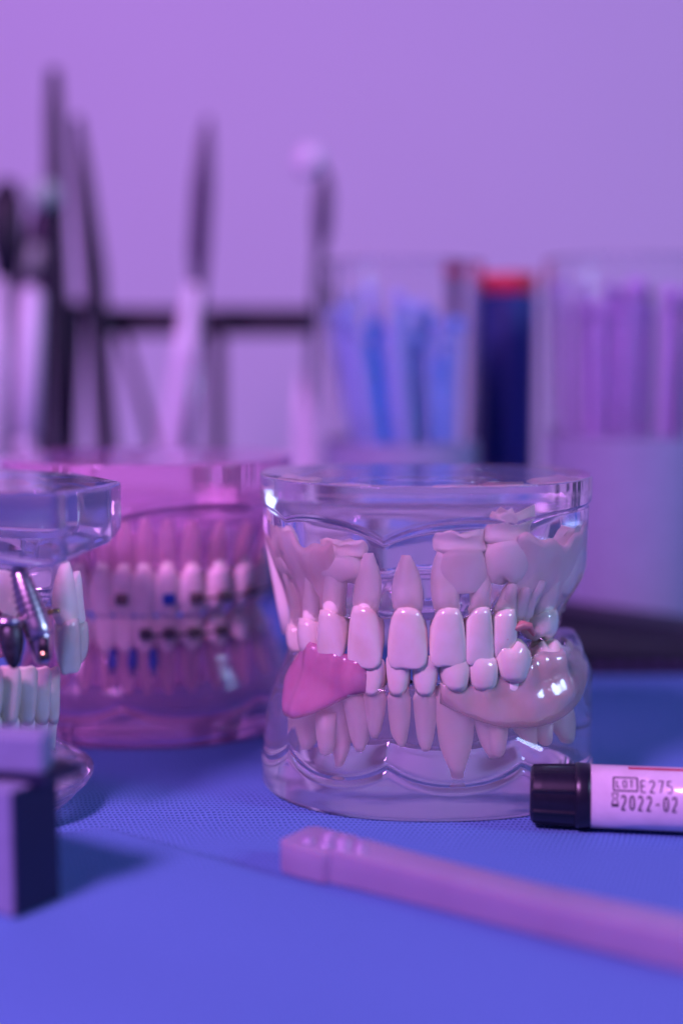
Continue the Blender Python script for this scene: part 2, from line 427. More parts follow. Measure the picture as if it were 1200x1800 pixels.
tl = JL.theta(679, 1, 8)
zsL = lambda th: 4.9+cusps(th, [(tl, 4.4, rad(12)), (JL.theta(918, 1, 8), 4.4, rad(12)), (JL.theta(505, 1, 8), 5.0, rad(10))])
def zgL(th):
    return 23.5+3.6*sm(rad(25), rad(75), abs(th))+1.6*sm(rad(60), rad(95), th)
def soL(th, t):
    c = sm(.45, .95, sin(th)); lft = sm(.35, .95, -sin(th)); f = max(0, 1-c-lft)
    fr = .995-.10*sm(.0, .42, t)-.075*sm(.45, .95, t)
    rt = .99-.06*sm(.75, 1, t)
    lf = .99-.05*t-.10*sm(.35, 1, t)
    return f*fr+c*rt+lft*lf
build_block('lower_jaw_block', JL, lower_rings(zsL, zgL, soL), M_resin, T_main)
TM = (M_crown, M_root)
# (px crown, py incisal, py neck, px apex, py apex, depth fraction, width, thickness, kind)
for (px, yi, yn, pa, ya, s_, w_, t_, kd) in [
    (645, 1171, 1090, 655, 964, .795, 7.1, 6.0, 'incisor'),
    (717, 1172, 1090, 713, 968, .795, 7.5, 6.0, 'incisor'),
    (785, 1168, 1092, 772, 962, .795, 6.9, 6.0, 'incisor'),
    (588, 1161, 1088, 603, 945, .795, 6.6, 6.2, 'incisor'),
    (837, 1165, 1104, 845, 998, .785, 6.0, 6.0, 'incisor'),
    (879, 1157, 1112, 887, 1012, .785, 5.8, 6.0, 'premolar'),
    (551, 1157, 1098, 563, 992, .785, 5.8, 6.0, 'premolar'),
    (530, 1152, 1104, 535, 1010, .77, 5.2, 6.0, 'premolar'),
    (945, 1120, 1080, 960, 1000, .77, 7.6, 7.4, 'molar')]:
    I, N, A, m, l, th = place(J, px, yi, yn, pa, ya, s_, 33, 2.6)
    N = (N[0], N[1], max(zgU(th)+.3, I[2]+5.2))
    make_tooth(T_main, I, N, A, m, l, w_, t_, kd, TM, rootw=.80)
# unerupted and cut teeth inside the upper block
def inner_tooth(px, yi, yn, pa, ya, s_, w_, t_, kd, jag=0, rw=.8, z=45, root=True):
    I, N, A, m, l, th = place(J, px, yi, yn, pa, ya, s_, z, .6)
    return make_tooth(T_main, I, N, A, m, l, w_, t_, kd, (M_root, M_root), rootw=rw, jag=jag, nm='unerupted_tooth', root=root)
inner_tooth(806, 1036, 962, 800, 930, .70, 9.6, 7.5, 'canine', 1.3, 1.04)
inner_tooth(880, 1012, 945, 884, 900, .72, 9.0, 7.5, 'molar', 1.8, 1.0)
inner_tooth(958, 1030, 958, 965, 925, .74, 10, 7.5, 'canine', 1.5, 1.0)
inner_tooth(610, 1012, 966, 618, 944, .70, 10.5, 7.0, 'molar', .9, .96)
inner_tooth(535, 1000, 960, 541, 925, .74, 8.5, 6.5, 'molar', 1.2, .95)
I, N, A, m, l, th = place(J, 505, 912, 902, 500, 886, .84, 54, 0)
V, F = tube([vadd(I, (0, 0, -.5)), I, N, A], [.3, 1.1, .9, .15], 8); obj('root_tip', V, F, M_root, T_main, smooth=False)
for (a, b, nm_) in ((-98, -40, 0), (34, 100, 1)):
    ph = random.random()*6
    shell('gum_core', J, rad(a), rad(b), lambda u: 34.5+1.0*sin(u*9), lambda u, ph=ph: 50.5+1.2*sin(u*11+ph)+.6*sin(u*31),
          lambda u, v, th, z: (soU(th, 1-v*.95)-.10-.06*(1-abs(2*v-1)), 0), 2.6, M_bone, T_main)
for px, py in ((913, 1112),):
    I, N, A, m, l, th = place(J, px, py+9, py-9, px, py-10, .85, 34, 0)
    V, F = tube([vadd(I, m, -3.4), vadd(N, m, -2.0), vadd(vadd(N, m, .3), (0, 0, .4)), vadd(N, m, 2.4), vadd(I, m, 3.6)], [.3, .8, .95, .8, .3], 14, up=(0, 0, 1)); obj('red_gum_pocket', V, F, M_red, T_main)
for (xa, ya, xb, yb, r0, r1) in ((892, 1020, 886, 1105, 1.5, 1.9), (918, 1025, 900, 1105, 1.3, 1.7), (938, 1010, 912, 1100, 1.2, 1.6), (985, 955, 962, 1080, 1.6, 2.1), (1002, 950, 975, 1070, 1.3, 1.8), (476, 945, 512, 1110, 1.5, 1.9), (497, 975, 522, 1112, 1.3, 1.7), (520, 1000, 532, 1108, 1.1, 1.5)):
    ta, tb = J.theta(xa, .80, 46), J.theta(xb, .76, 36)
    pa_, pb_ = J.pt(ta, .80, 46), J.pt(tb, .76, 36)
    a_, b_ = at(xa, ya, pa_[1]), at(xb, yb, pb_[1]); L = vsub(b_, a_)
    V, F = tube([vadd(a_, L, -.02), a_, vadd(a_, L, .3), vadd(a_, L, .7), b_, vadd(b_, L, .03)], [r0*.3, r0*.75, r0, lerp(r0, r1, .7), r1, r1*.4], 14); obj('molar_root', V, F, M_root, T_main)
# lower teeth
for (px, yi, yn, pa, ya, s_, w_, t_, kd) in [
    (659, 1150, 1214, 662, 1296, .76, 4.7, 5.0, 'incisor'),
    (701, 1150, 1214, 703, 1316, .76, 4.6, 5.0, 'incisor'),
    (747, 1150, 1214, 746, 1322, .76, 4.9, 5.0, 'incisor'),
    (798, 1150, 1204, 800, 1368, .755, 5.9, 6.4, 'canine'),
    (845, 1146, 1206, 862, 1338, .76, 6.0, 6.2, 'premolar'),
    (897, 1130, 1190, 925, 1314, .77, 7.6, 7.0, 'molar'),
    (958, 1128, 1190, 975, 1300, .77, 8.0, 7.0, 'molar'),
    (624, 1164, 1214, 640, 1326, .75, 5.6, 6.2, 'canine'),
    (588, 1164, 1210, 612, 1352, .73, 5.8, 6.2, 'premolar'),
    (553, 1164, 1205, 566, 1318, .71, 6.6, 6.8, 'molar')]:
    I, N, A, m, l, th = place(JL, px, yi, yn, pa, ya, s_, 24, 1.5)
    make_tooth(T_main, I, N, A, m, l, w_, t_, kd, TM, rootw=1.35 if px == 798 else .95)
# extra molar roots seen under the flesh coloured gum
for (px, y0, y1) in ((868, 1262, 1336), (940, 1255, 1312), (966, 1250, 1304), (1000, 1240, 1296), (580, 1255, 1330)):
    I, N, A, m, l, th = place(JL, px, y0, y0, px+4, y1, .775, 18, .4)
    L = vsub(A, N); V, F = tube([N, vadd(N, L, .35), vadd(N, L, .75), vadd(N, L, .93), A], [2.0, 2.0, 1.6, 1.2, .6], 16)
    obj('molar_root', V, F, M_root, T_main)
# gums laid over the lower jaw
def wallL(th, z):
    t = (z-zsL(th)-.9)/max(1, (zgL(th)-zsL(th)-1.5)); return soL(th, min(1, max(0, t)))
a0, a1 = JL.theta(489, .93, 22), JL.theta(634, .9, 24)
def zl_p(u): return 20.5-4.6*sm(0, .22, u)+6.2*sm(.30, 1.0, u)
def zh_p(u): return lerp(24.5, 30, sm(0, .26, u))-1.6*sm(.5, 1, u)+.5*sin(u*22)*(1-u)
shell('pink_gum', JL, a0, a1, zl_p, zh_p, lambda u, v, th, z: (wallL(th, z), .2+.7*sin(pi*v)+(.32*sin(u*22)+.16*sin(u*37+1))*(.3+.5*v)), 1.6, M_gumpink, T_main, label='pink acrylic gum over the left of the lower jaw')
b0, b1 = JL.theta(776, .9, 22), rad(82)
def zl_f(u): return 20.5-5.0*sin(pi*min(1, u*1.15))+2.0*sm(.75, 1, u)
def zh_f(u): return lerp(24.6, 29.4, sm(.05, .62, u))-.7*abs(sin(u*17))
shell('flesh_gum', JL, b0, b1, zl_f, zh_f, lambda u, v, th, z: (wallL(th, z), -.3-2.2*sm(.55, .9, u)+.9*sin(pi*v)+(.5*sin(u*31)+.25*sin(u*57+1))*v), 1.8, M_gumflesh, T_main, label='flesh coloured gum over the right of the lower jaw')
# dark wire retainer behind the lower front teeth
pts = [JL.pt(lerp(JL.theta(655, .66, 24), JL.theta(760, .66, 24), i/16), .66, 23.2+.5*sin(i*2.2)) for i in range(17)]
V, F = tube(pts, .75, 10, up=(0, 0, 1)); obj('retainer_wire', V, F, M_black, T_main)

# ---------------------------------------------------------------- implant model (left edge)
PL = [(-47.5, 240.5), (-41.2, 252), (-40.6, 262), (-52, 279), (-72, 291), (-104, 291), (-122, 272), (-119, 250), (-104, 240)]
CI = (-82.0, 264.0)
def polyR(th, P=PL, C=CI):
    d = (sin(th), -cos(th)); best = 1e9
    for (p, q) in zip(P, P[1:]+P[:1]):
        ax, ay = p[0]-C[0], p[1]-C[1]; ex, ey = q[0]-p[0], q[1]-p[1]
        den = d[0]*ey-d[1]*ex
        if abs(den) < 1e-9: continue
        t = (ax*ey-ay*ex)/den; s = (ax*d[1]-ay*d[0])/den
        if t > 0 and -1e-6 <= s <= 1+1e-6: best = min(best, t)
    return best
def soft(f, w=.045):
    return lambda th: sum(f(th+w*k/3) for k in range(-3, 4))/7
polyS = soft(polyR, .022)
JI = Jaw(CI[0], CI[1], 0, 0, 0, poly=polyS)
T_imp = thing('dental_model', 'clear faceted jaw model with a screw implant and metal stubs at the left edge', 'dental model', (CI[0], CI[1], 0))
thA = atan2(PL[0][0]-CI[0], -(PL[0][1]-CI[1]))
zsI = lambda th: 50.6-1.4*exp(-((th-thA)/rad(9))**2)+2.6*exp(-((th-thA-rad(38))/rad(16))**2)
zgI = lambda th: 38.5+1.2*cos(th*14)
soI = lambda th, t: .95-.21*sm(0, .13, t)-.03*t
build_block('upper_jaw_block', JI, upper_rings(61.2, zsI, zgI, soI, inner=.42, palate=49, bev=.5), M_resin2, T_imp, NT=320)
def lowR(th):
    n = 3.0; a, b = 34.5, 22
    return (abs(sin(th)/a)**n+abs(cos(th)/b)**n)**(-1/n)
JI2 = Jaw(-83, 261, 0, 0, 0, poly=lowR)
zsI2 = lambda th: 3.4+.4*cos(th*5)
zgI2 = lambda th: 14.5
def soI2(th, t): return 1.03-.03*abs(t-.12)-.26*sm(.12, 1, t)
rr = [(.3, .1), (.6, .03), (.82, .02), (.86, .15), (.89, .8), (.94, 1.9)]
build_block('lower_jaw_block', JI2, rr+lower_rings(zsI2, zgI2, soI2, inner=.42, floor_=6)[9:], M_resin2, T_imp)
def along(I, N, rs, qs, mat, nm, parent, n=18, lab=None, sq=None):
    L = vsub(I, N); V, F = tube([vadd(N, L, q) for q in qs], rs, n, squash=sq); return obj(nm, V, F, mat, parent, label=lab)
# implant: tapered screw with a raised helical thread, cut abutment
top, bot = at(30, 992, 245.2), at(72, 1120, 242.0)
imp = along(bot, top, [.6, 1.25, 1.7, 2.05, 2.3, 2.4, 2.45, 2.2], [0, .06, .2, .4, .65, .85, .97, 1], M_steel, 'implant_screw', T_imp)
L = vsub(bot, top); Ld = vn(L); s1 = vn(vx((0, 1, 0), Ld)); u1 = vx(Ld, s1); V, F = [], []
nst, turns = 360, 8.5
for i in range(nst+1):
    q = i/nst*.74+.04; a = 2*pi*turns*i/nst; r0 = 1.2+1.05*sm(0, .75, q)
    c = vadd(top, L, q); d = vadd((0, 0, 0), s1, cos(a)); d = vadd(d, u1, sin(a))
    for (rr_, dz) in ((r0-.1, -.17), (r0+.48, 0), (r0-.1, .17)): V.append(vadd(vadd(c, d, rr_), Ld, dz))
for i in range(nst):
    for k in range(3):
        a, b = i*3+k, i*3+(k+1) % 3; F.append((a, b, b+3, a+3))
obj('screw_thread', V, F, M_thread, imp)
i0, i1 = at(68, 1098, 243.5), at(77, 1166, 241.5)
ab = along(i1, i0, [1.9, 2.3, 2.35, 2.0, 1.5, .9], [0, .12, .35, .65, .9, 1], M_steel, 'abutment', T_imp, lab='angled metal abutment with an open screw hole')
hc = at(79, 1138, 240.6)
V, F = tube([vadd(hc, (0, -.55, 1.9)), vadd(hc, (0, -.75, 0)), vadd(hc, (0.1, -.5, -2.0))], [.7, 1.0, .8], 14, squash=[(1, .4)]*3); obj('screw_hole', V, F, M_black, ab)
V, F = tube([vadd(hc, (0, -1.05, -.6)), vadd(hc, (.05, -1.0, -1.7))], [.6, .55], 12, squash=[(1, .3)]*2); obj('hole_lining', V, F, M_brass, ab)
# blackened stub
s0, s2 = at(17, 1096, 241), at(26, 1175, 239.5)
along(s2, s0, [1.6, 2.2, 2.25, 1.8, 1.2, .45], [0, .15, .4, .65, .88, 1], M_dark, 'metal_stub', T_imp, n=9, lab='dark rough metal stub tooth')
s0, s2 = at(14, 1084, 241.3), at(15, 1102, 241)
along(s2, s0, [1.2, 2.6, 2.6, 1.4], [0, .3, .7, 1], M_steel, 'metal_collar', T_imp)
ps = at(92, 1075, 247); V, F = tube([vadd(ps, (-1.5, 0, -.2)), vadd(ps, (1.4, -.3, .2))], [.45, .45], 10, up=(0, 0, 1)); obj('cross_pin', V, F, M_brass, T_imp)
# teeth of the implant model
def free_tooth(par, px, yi, yn, pa, ya, Y, w_, t_, kd, yaw, rw=.8, mats=TM, rt=True, jag=0):
    l = (sin(yaw), -cos(yaw), 0); m = (cos(yaw), sin(yaw), 0)
    return make_tooth(par, at(px, yi, Y-.3), at(px, yn, Y+.2), at(pa, ya, Y+1.5), m, l, w_, t_, kd, mats, rootw=rw, root=rt, jag=jag)
free_tooth(T_imp, 117, 1181, 1092, 116, 988, 252, 4.8, 5.4, 'incisor', rad(48), 1.05)
free_tooth(T_imp, 133, 1172, 1096, 136, 1004, 258, 4.6, 4.6, 'premolar', rad(75), .95)
free_tooth(T_imp, 10, 1105, 1080, 4, 992, 252, 9, 6.5, 'molar', rad(10), 1.0)
for i, (px, yw) in enumerate(((-14, 6), (17, 14), (45, 24), (68, 38), (84, 55))):
    free_tooth(T_imp, px, 1166+i*1.5, 1262, px+4, 1330, 244.5+i*2.6+i*i*.35, 4.2, 5.0, 'incisor', rad(yw), .85)
shell('pink_gum', JI, rad(-10), rad(70), lambda u: 30.2, lambda u: 40+.6*sin(u*25), lambda u, v, th, z: (.62, 0), 3, M_gumpink, T_imp)

# ---------------------------------------------------------------- pink orthodontic model (behind)
JP = Jaw(-44.5, 328, 33.0, 31.0, 25, 2.3, 3.2, yaw=rad(0))
T_pink = thing('dental_model', 'pink translucent jaw model with dark orthodontic brackets, standing behind', 'dental model', (-44.5, 328, 0))
zsP = lambda th: 53.0-cusps(th, [(rad(-4), 3.2, rad(14)), (rad(52), 2.0, rad(12)), (rad(-58), 2, rad(12))])
zgP = lambda th: 37+.5*cos(th*20)
soP = lambda th, t: .965-.03*sm(0, .3, t)-.09*sm(.3, 1, t)
build_block('upper_jaw_block', JP, upper_rings(61.2, zsP, zgP, soP), M_pink, T_pink, NT=160)
zsPL = lambda th: 6.0+cusps(th, [(rad(-4), 3.4, rad(14)), (rad(52), 3, rad(12)), (rad(-58), 3, rad(12))])
soPL = lambda th, t: .995-.06*sm(0, .5, t)-.09*sm(.3, 1, t)
build_block('lower_jaw_block', JP, lower_rings(zsPL, lambda th: 22, soPL), M_pink, T_pink, NT=160)
for k, deg in enumerate((-70, -54, -40, -27, -15, -5, 5, 15.5, 27, 40, 54, 70)):
    for upj in (1, 0):
        th = rad(deg); s_ = .80 if upj else .76
        c = JP.pt(th, s_, 0); l = (sin(th), -cos(th), 0); m = (cos(th), sin(th), 0)
        kd = 'incisor' if abs(deg) < 30 else ('canine' if abs(deg) < 35 else 'premolar')
        if upj: I, N, A = (c[0], c[1], 28.5), (c[0], c[1], 38), (c[0]*1.0, c[1]+2, 50.5-abs(deg)*.04)
        else: I, N, A = (c[0], c[1], 28), (c[0], c[1], 20.5), (c[0], c[1]+1, 10)
        tt = make_tooth(T_pink, I, N, A, m, l, 6.3 if upj else 5.6, 6, kd, (M_toothpink, M_root))
        lit = {1: {-5: M_bracket, 15.5: M_brblue, 27: M_bracket, 40: M_bracket, 54: M_bracket}, 0: {5: M_bracket, 15.5: M_bracket, 27: M_bracket, 40: M_bracket}}[upj]
        if deg in lit:
            zc = 32.2 if upj else 24.4; f = JP.pt(th, s_, zc, 3.3); mt = lit[deg]
            V, F = box(-1.3, 1.3, -.8, .8, -1.15, 1.15, .3); ca, sa = cos(th), sin(th)
            V = [(f[0]+x*ca-y*sa, f[1]+x*sa+y*ca, f[2]+z) for x, y, z in V]
            br = obj('bracket', V, F, mt, tt, smooth=False)
for (z, s_, of, r, t0, t1) in ((32.2, .80, 4.3, .35, 25, 66), (24.4, .76, 4.3, .3, 4, 42)):
    pts = [JP.pt(rad(lerp(t0, t1, i/20)), s_, z, of) for i in range(21)]
    V, F = tube(pts, r, 8, up=(0, 0, 1)); obj('arch_wire', V, F, M_bracket, T_pink)
for px in (195, 232, 270):
    th = JP.theta(px, .9, 18); V, F = tube([JP.pt(th, .84, 21), JP.pt(th, .86, 18), JP.pt(th, .87, 15)], [.8, 1.2, .7], 10); obj('blue_root_pin', V, F, M_brblue, T_pink)

# ================================================================== TUBE WITH BLACK CAP
def strokes(chars):
    G = {'L': [[(0, 1), (0, 0), (.62, 0)]], 'O': [[(.15, 0), (0, .15), (0, .85), (.15, 1), (.5, 1), (.65, .85), (.65, .15), (.5, 0), (.15, 0)]],
         'T': [[(0, 1), (.7, 1)], [(.35, 1), (.35, 0)]], 'E': [[(.62, 1), (0, 1), (0, 0), (.62, 0)], [(0, .5), (.5, .5)]],
         '2': [[(0, .82), (.12, .97), (.3, 1), (.5, .96), (.6, .8), (.58, .62), (0, 0), (.64, 0)]],
         '7': [[(0, 1), (.64, 1), (.22, 0)]], '5': [[(.58, 1), (.06, 1), (.03, .56), (.35, .6), (.58, .48), (.63, .3), (.55, .1), (.35, 0), (.12, .02), (0, .12)]],
         '0': [[(.32, 0), (.1, .1), (0, .32), (0, .68), (.1, .9), (.32, 1), (.54, .9), (.64, .68), (.64, .32), (.54, .1), (.32, 0)]],
         '-': [[(.02, .46), (.62, .46)]]}
    return G[chars]
cap0 = at(926, 1399, 252.5); cap_z = 5.85
P0 = ground(926, 1432); P0 = (P0[0]-.3, 249.0, cap_z); P1 = (P0[0]+40, 243.4, cap_z+.05)
ax = vn(vsub(P1, P0)); sd = vn(vx((0, 0, 1), ax)); upv = vx(ax, sd)       # sd points away from camera
def cyl(xa, ang, r):
    """xa along the axis; ang 0 = top, + = towards the camera"""
    p = vadd(P0, ax, xa); p = vadd(p, upv, r*cos(ang)); return vadd(p, sd, -r*sin(ang))
T_tube = thing('sample_tube', 'white labelled tube with a ribbed black cap lying beside the clear jaw model', 'tube', (P0[0], P0[1], 0))
NR = 96; R = []
for (xa, r, rib) in ((0, 4.0, 0), (.15, 4.6, .3), (.6, 5.0, 1), (2, 5.1, 1), (5, 5.2, 1), (8.0, 5.3, 1), (8.2, 5.2, .2)):
    ring = []
    for k in range(NR):
        a = 2*pi*k/NR; g = ((a*9/(2*pi)+.32) % 1)
        rr_ = r+rib*(.30*(1 if g < .10 else 0)-.16*sm(.45, .5, abs(g-.55))*0)
        ring.append(cyl(xa, a, rr_))
    R.append(ring)
V, F = rings_mesh(R); cap = obj('cap', V, F, M_capblack, T_tube, smooth=False)
V, F = rings_mesh([[cyl(xa, 2*pi*k/NR, r) for k in range(NR)] for xa, r in ((7.9, 5.0), (7.92, 5.62), (8.2, 5.82), (9.0, 5.85), (10.0, 5.80), (10.6, 5.72), (10.7, 5.0))]); obj('cap_collar', V, F, M_capblack, cap)
V, F = rings_mesh([[cyl(xa, 2*pi*k/NR, r) for k in range(NR)] for xa, r in ((10.2, 5.3), (10.3, 5.55), (72, 5.6), (72.4, 5.2), (72.5, 3))]); obj('tube_body', V, F, M_capblack, T_tube)
def lring(xa, r, d=0): return [cyl(xa+2.2*0, 2*pi*k/NR, r) for k in range(NR)]
V, F = rings_mesh([lring(10.65, 5.56), lring(10.67, 5.66), lring(62, 5.70), lring(62.02, 5.58)], False, False); lab = obj('label', V, F, M_label, T_tube)
def decal(name, poly, mat, par, width, r=5.685):
    """stroke as a narrow ribbon bent round the tube; poly in (x along, s round) mm"""
    V, F = [], []
    P = []
    for (a, b) in zip(poly, poly[1:]):
        n = max(2, int(sqrt((a[0]-b[0])**2+(a[1]-b[1])**2)/.25)+1)
        P += [(lerp(a[0], b[0], i/n), lerp(a[1], b[1], i/n)) for i in range(n)]
    P.append(poly[-1])
    for i, p in enumerate(P):
        a, b = P[max(0, i-1)], P[min(len(P)-1, i+1)]; dx, dy = b[0]-a[0], b[1]-a[1]; L_ = sqrt(dx*dx+dy*dy) or 1
        nx_, ny_ = -dy/L_*width/2, dx/L_*width/2
        for sgn in (1, -1): V.append(cyl(p[0]+nx_*sgn, (p[1]+ny_*sgn)/r, r))
    for i in range(len(P)-1): F.append((2*i, 2*i+1, 2*i+3, 2*i+2))
    return V, F
def write(text, x0, s0, h, step, wd, nm, xs=1.0):
    V, F = [], []
    for i, ch in enumerate(text):
        for st in strokes(ch):
            v, f = decal('', [(x0+i*step+x*h*.86*xs, s0+(1-y)*h) for x, y in st], None, None, wd, 5.72); o = len(V); V += v; F += [tuple(k+o for k in q) for q in f]
    o = obj(nm, V, F, M_ink, lab, smooth=False); return o
# s measured in mm round from the top towards the camera
write('LOT', 15.05, 4.25, 1.25, 1.12, .22, 'print_lot', .8)
V, F = decal('', [(14.5, 3.6), (18.6, 3.6), (18.6, 6.1), (14.5, 6.1), (14.5, 3.6)], None, None, .28, 5.72); obj('print_lot_frame', V, F, M_ink, lab, smooth=False)
write('E275', 19.25, 4.05, 2.2, 1.5, .24, 'print_batch', .66)
write('2022-02', 15.9, 6.95, 2.5, 1.45, .29, 'print_date', .50)
V, F = [], []
for st, wd in (([(14.2, 6.6), (15.3, 6.6)], .18), ([(14.25, 6.6), (14.35, 7.2), (14.6, 7.6), (14.3, 8.0), (14.2, 8.5)], .18), ([(15.25, 6.6), (15.15, 7.2), (14.9, 7.6), (15.2, 8.0), (15.3, 8.5)], .18), ([(14.15, 8.7), (15.35, 8.7)], .5)):
    v, f = decal('', st, None, None, wd, 5.72); o_ = len(V); V += v; F += [tuple(k+o_ for k in q) for q in f]
obj('print_hourglass', V, F, M_ink, lab, smooth=False)
v, f = decal('', [(17.2, .9), (62, .9)], None, None, .8, 5.74); obj('red_print_band', v, f, M_redlabel, lab)

# ================================================================== LILAC PLASTIC WAND (foreground)
def wand():
    T = thing('plastic_wand', 'long lilac plastic stick with a bumpy head lying in the foreground', 'stick', ground(600, 1556))
    A_, B_ = ground(503, 1530), ground(1330, 1742)
    A_ = (A_[0]+1, A_[1]+3, 0); B_ = (B_[0], B_[1]+3.5, 0)
    d = vn(vsub(B_, A_)); n = (-d[1], d[0], 0); L_ = vlen(vsub(B_, A_))
    st = [(0, 2.6, 4.9), (.4, 4.0, 5.3), (1.5, 4.9, 5.4), (5, 5.2, 5.2), (9.2, 5.2, 5.2), (9.8, 4.9, 5.2), (10.6, 4.2, 5.3), (12, 4.2, 5.5), (16, 4.0, 5.4), (25, 3.8, 5.2), (45, 3.7, 5.0), (L_-1, 3.8, 5.2), (L_, 3.0, 5.0)]
    R = []
    for (q, hw, h) in st:
        c = vadd(A_, d, q); cz = cloth_z(c[0], c[1])*.6+.1
        prof = [(-1, .06), (-1, .5), (-1, .93), (-.97, .985), (-.9, 1), (0, 1.0), (.9, 1), (.97, .985), (1, .93), (1, .5), (1, .06), (.94, 0), (0, 0), (-.94, 0)]
        R.append([(c[0]+n[0]*hw*x, c[1]+n[1]*hw*x, cz+h*z) for x, z in prof])
    V, F = rings_mesh(R); obj('handle', V, F, M_lilac, T, smooth='auto')
    for k, (q, o, r) in enumerate(((4.5, -1.8, 1.4), (6.5, 1.5, 1.6), (8, -1.5, 1.5), (9.8, .6, 1.7), (11.5, -1.9, 1.5), (12.8, 1.3, 1.4), (14.2, -.8, 1.3))):
        c = vadd(vadd(A_, d, q), n, o); cz = cloth_z(c[0], c[1])*.6+5.4
        V, F = rings_mesh([[(c[0]+r*cos(t*pi/2/5)*cos(2*pi*i/14), c[1]+r*cos(t*pi/2/5)*sin(2*pi*i/14), cz-.3+r*.85*sin(t*pi/2/5)) for i in range(14)] for t in range(5)])
        obj('bump', V, F, M_lilacgloss, T)
wand()

# ================================================================== FOREGROUND BLOCK (lower left)
def fblock():
    c0 = ground(24, 1622, .6); x0, y0 = c0[0], c0[1]; z0 = cloth_z(x0, y0)+.1
    T = thing('block_stand', 'blurred pale block with a dark right side at the lower left corner', 'block', (x0, y0, z0))
    a = rad(56)
    zt = at(24, 1392, y0)[2]; zs_ = at(88, 1297, y0+2)[2]
    # box axes: local x runs along the dark right-hand face, local y along the lit face to the left
    V, F = box(x0, x0+9.6, y0, y0+40, z0, zt, .5); obj('foot', rot_about(V, (x0, y0), a), F, M_grey, T, smooth=False)
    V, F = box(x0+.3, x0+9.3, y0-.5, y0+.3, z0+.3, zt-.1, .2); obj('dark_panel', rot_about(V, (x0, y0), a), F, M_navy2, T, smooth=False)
    xs_ = at(76, 1330, y0+3)[0]
    V, F = box(xs_, xs_+5, y0+3, y0+52, zt+1.6, zs_, .6); obj('slab', rot_about(V, (xs_, y0+3), rad(80)), F, M_grey, T, smooth=False)
    xl = at(78, 1380, y0+2)[0]
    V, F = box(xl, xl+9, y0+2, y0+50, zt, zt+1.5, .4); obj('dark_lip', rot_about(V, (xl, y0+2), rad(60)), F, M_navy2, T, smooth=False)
fblock()

# ================================================================== BLACK CASE (right, behind)
def bcase():
    T = thing('black_case', 'low black plastic case with a sloping lid behind the clear jaw model', 'case', (85, 385, 0))
    Y0, Y1 = 366, 398
    xs_ = [44, 47, 60, 75, 90, 105, 118, 121]; zt = [10, 15.2, 15.4, 13.2, 11.2, 9.2, 7, 4]
    R = []
    for x, z in zip(xs_, zt):
        R.append([(x, Y0, .3), (x, Y0, z*.45), (x, Y0+3, z*.8), (x, Y0+9, z), (x, Y1-3, z*1.02), (x, Y1, z*.9), (x, Y1, .3)])
    V, F = rings_mesh(R); obj('body', V, F, M_black, T, smooth=False)
    for i in range(9):
        V, F = box(66+i*5, 69.6+i*5, Y0-.7, Y0+.4, 1.6, 3.6, .2); obj('ridge', V, F, M_dkpurple, T, smooth=False)
    V, F = box(79, 84, 371.0, 374, 8.6, 10.6, .6); obj('latch', V, F, M_steel2, T, smooth=False)
bcase()

# ================================================================== BEAKERS AND BOTTLE
def beaker(label, X, Y, r, h, lab_h):
    T = thing('beaker', label, 'beaker', (X, Y, 0), 'clear acrylic beakers at the back')
    n = 64; ring = lambda rr_, z: [(X+rr_*cos(2*pi*k/n), Y+rr_*sin(2*pi*k/n), z) for k in range(n)]
    prof = [(r*.80, .4), (r*.88, .6), (r*.90, 1.6), (r*.95, h*.5), (r*.995, h-1), (r, h-.3), (r-.5, h), (r-1.2, h-.3), (r-1.5, h-1.2), (r*.95-1.5, h*.5), (r*.90-1.6, 5.0), (r*.8, 4.2)]
    V, F = rings_mesh([ring(a, z) for a, z in prof]); obj('cup', V, F, M_glass, T)
    lr = lambda z: (r*.905+(r*.09)*z/h)+.35
    half = [(X+lr(z)*sin(a), Y-lr(z)*cos(a), z) for z in (3, lab_h) for a in [rad(-150+i*5) for i in range(45)]]
    F = [(i, i+1, 46+i, 45+i) for i in range(44)]
    obj('label_band', half, F, M_frost, T)
    return T
BX1, BX2 = at(705, 800, 432)[0], at(1098, 800, 432)[0]
beaker('clear beaker of blue sticks behind the main jaw model', BX1, 432, 24.5, 111, 58)
beaker('clear beaker of pinkish lilac sticks at the right edge', BX2, 432, 25.5, 112, 60)
def stick(nm, label, cat, p, q, r, mat, grp, tip=None, tipmat=None):
    T = thing(nm, label, cat, p, grp)
    L = vsub(q, p); V, F = tube([p, vadd(p, L, .03), vadd(p, L, .5), vadd(p, L, .97), q], [r*.6, r, r*.92, r*.85, r*.4], 12); obj('shaft', V, F, mat, T)
    d = vn(L); t0 = vadd(q, d, -1.0)
    V, F = tube([t0, vadd(t0, d, 1), vadd(t0, d, 3.2), vadd(t0, d, 4.6)], [r*.8, r*1.25, r*1.15, r*.35], 12); obj('tip', V, F, tipmat or mat, T)
random.seed(11)
PALE = ['light blue plastic stick in the left beaker', 'deep blue plastic stick in the left beaker']
for i in range(26):
    deep = i in (6, 11, 15, 18, 20, 22, 24)
    fx = -18+i*1.42; yo = random.uniform(-1, 1)*sqrt(max(9, 19**2-fx**2))*.7
    p = (BX1+fx*.5+6, 432+yo*.8, 5.5); q = (BX1+fx*1.0+(-3 if not deep else 1), 432+yo, random.uniform(84, 102) if not deep else random.uniform(74, 94))
    stick('plastic_stick', PALE[deep], 'stick', p, q, 2.1 if deep else 1.8, M_blue if deep else M_ltblue, ['pale blue sticks in the left beaker', 'deep blue sticks in the left beaker'][deep])
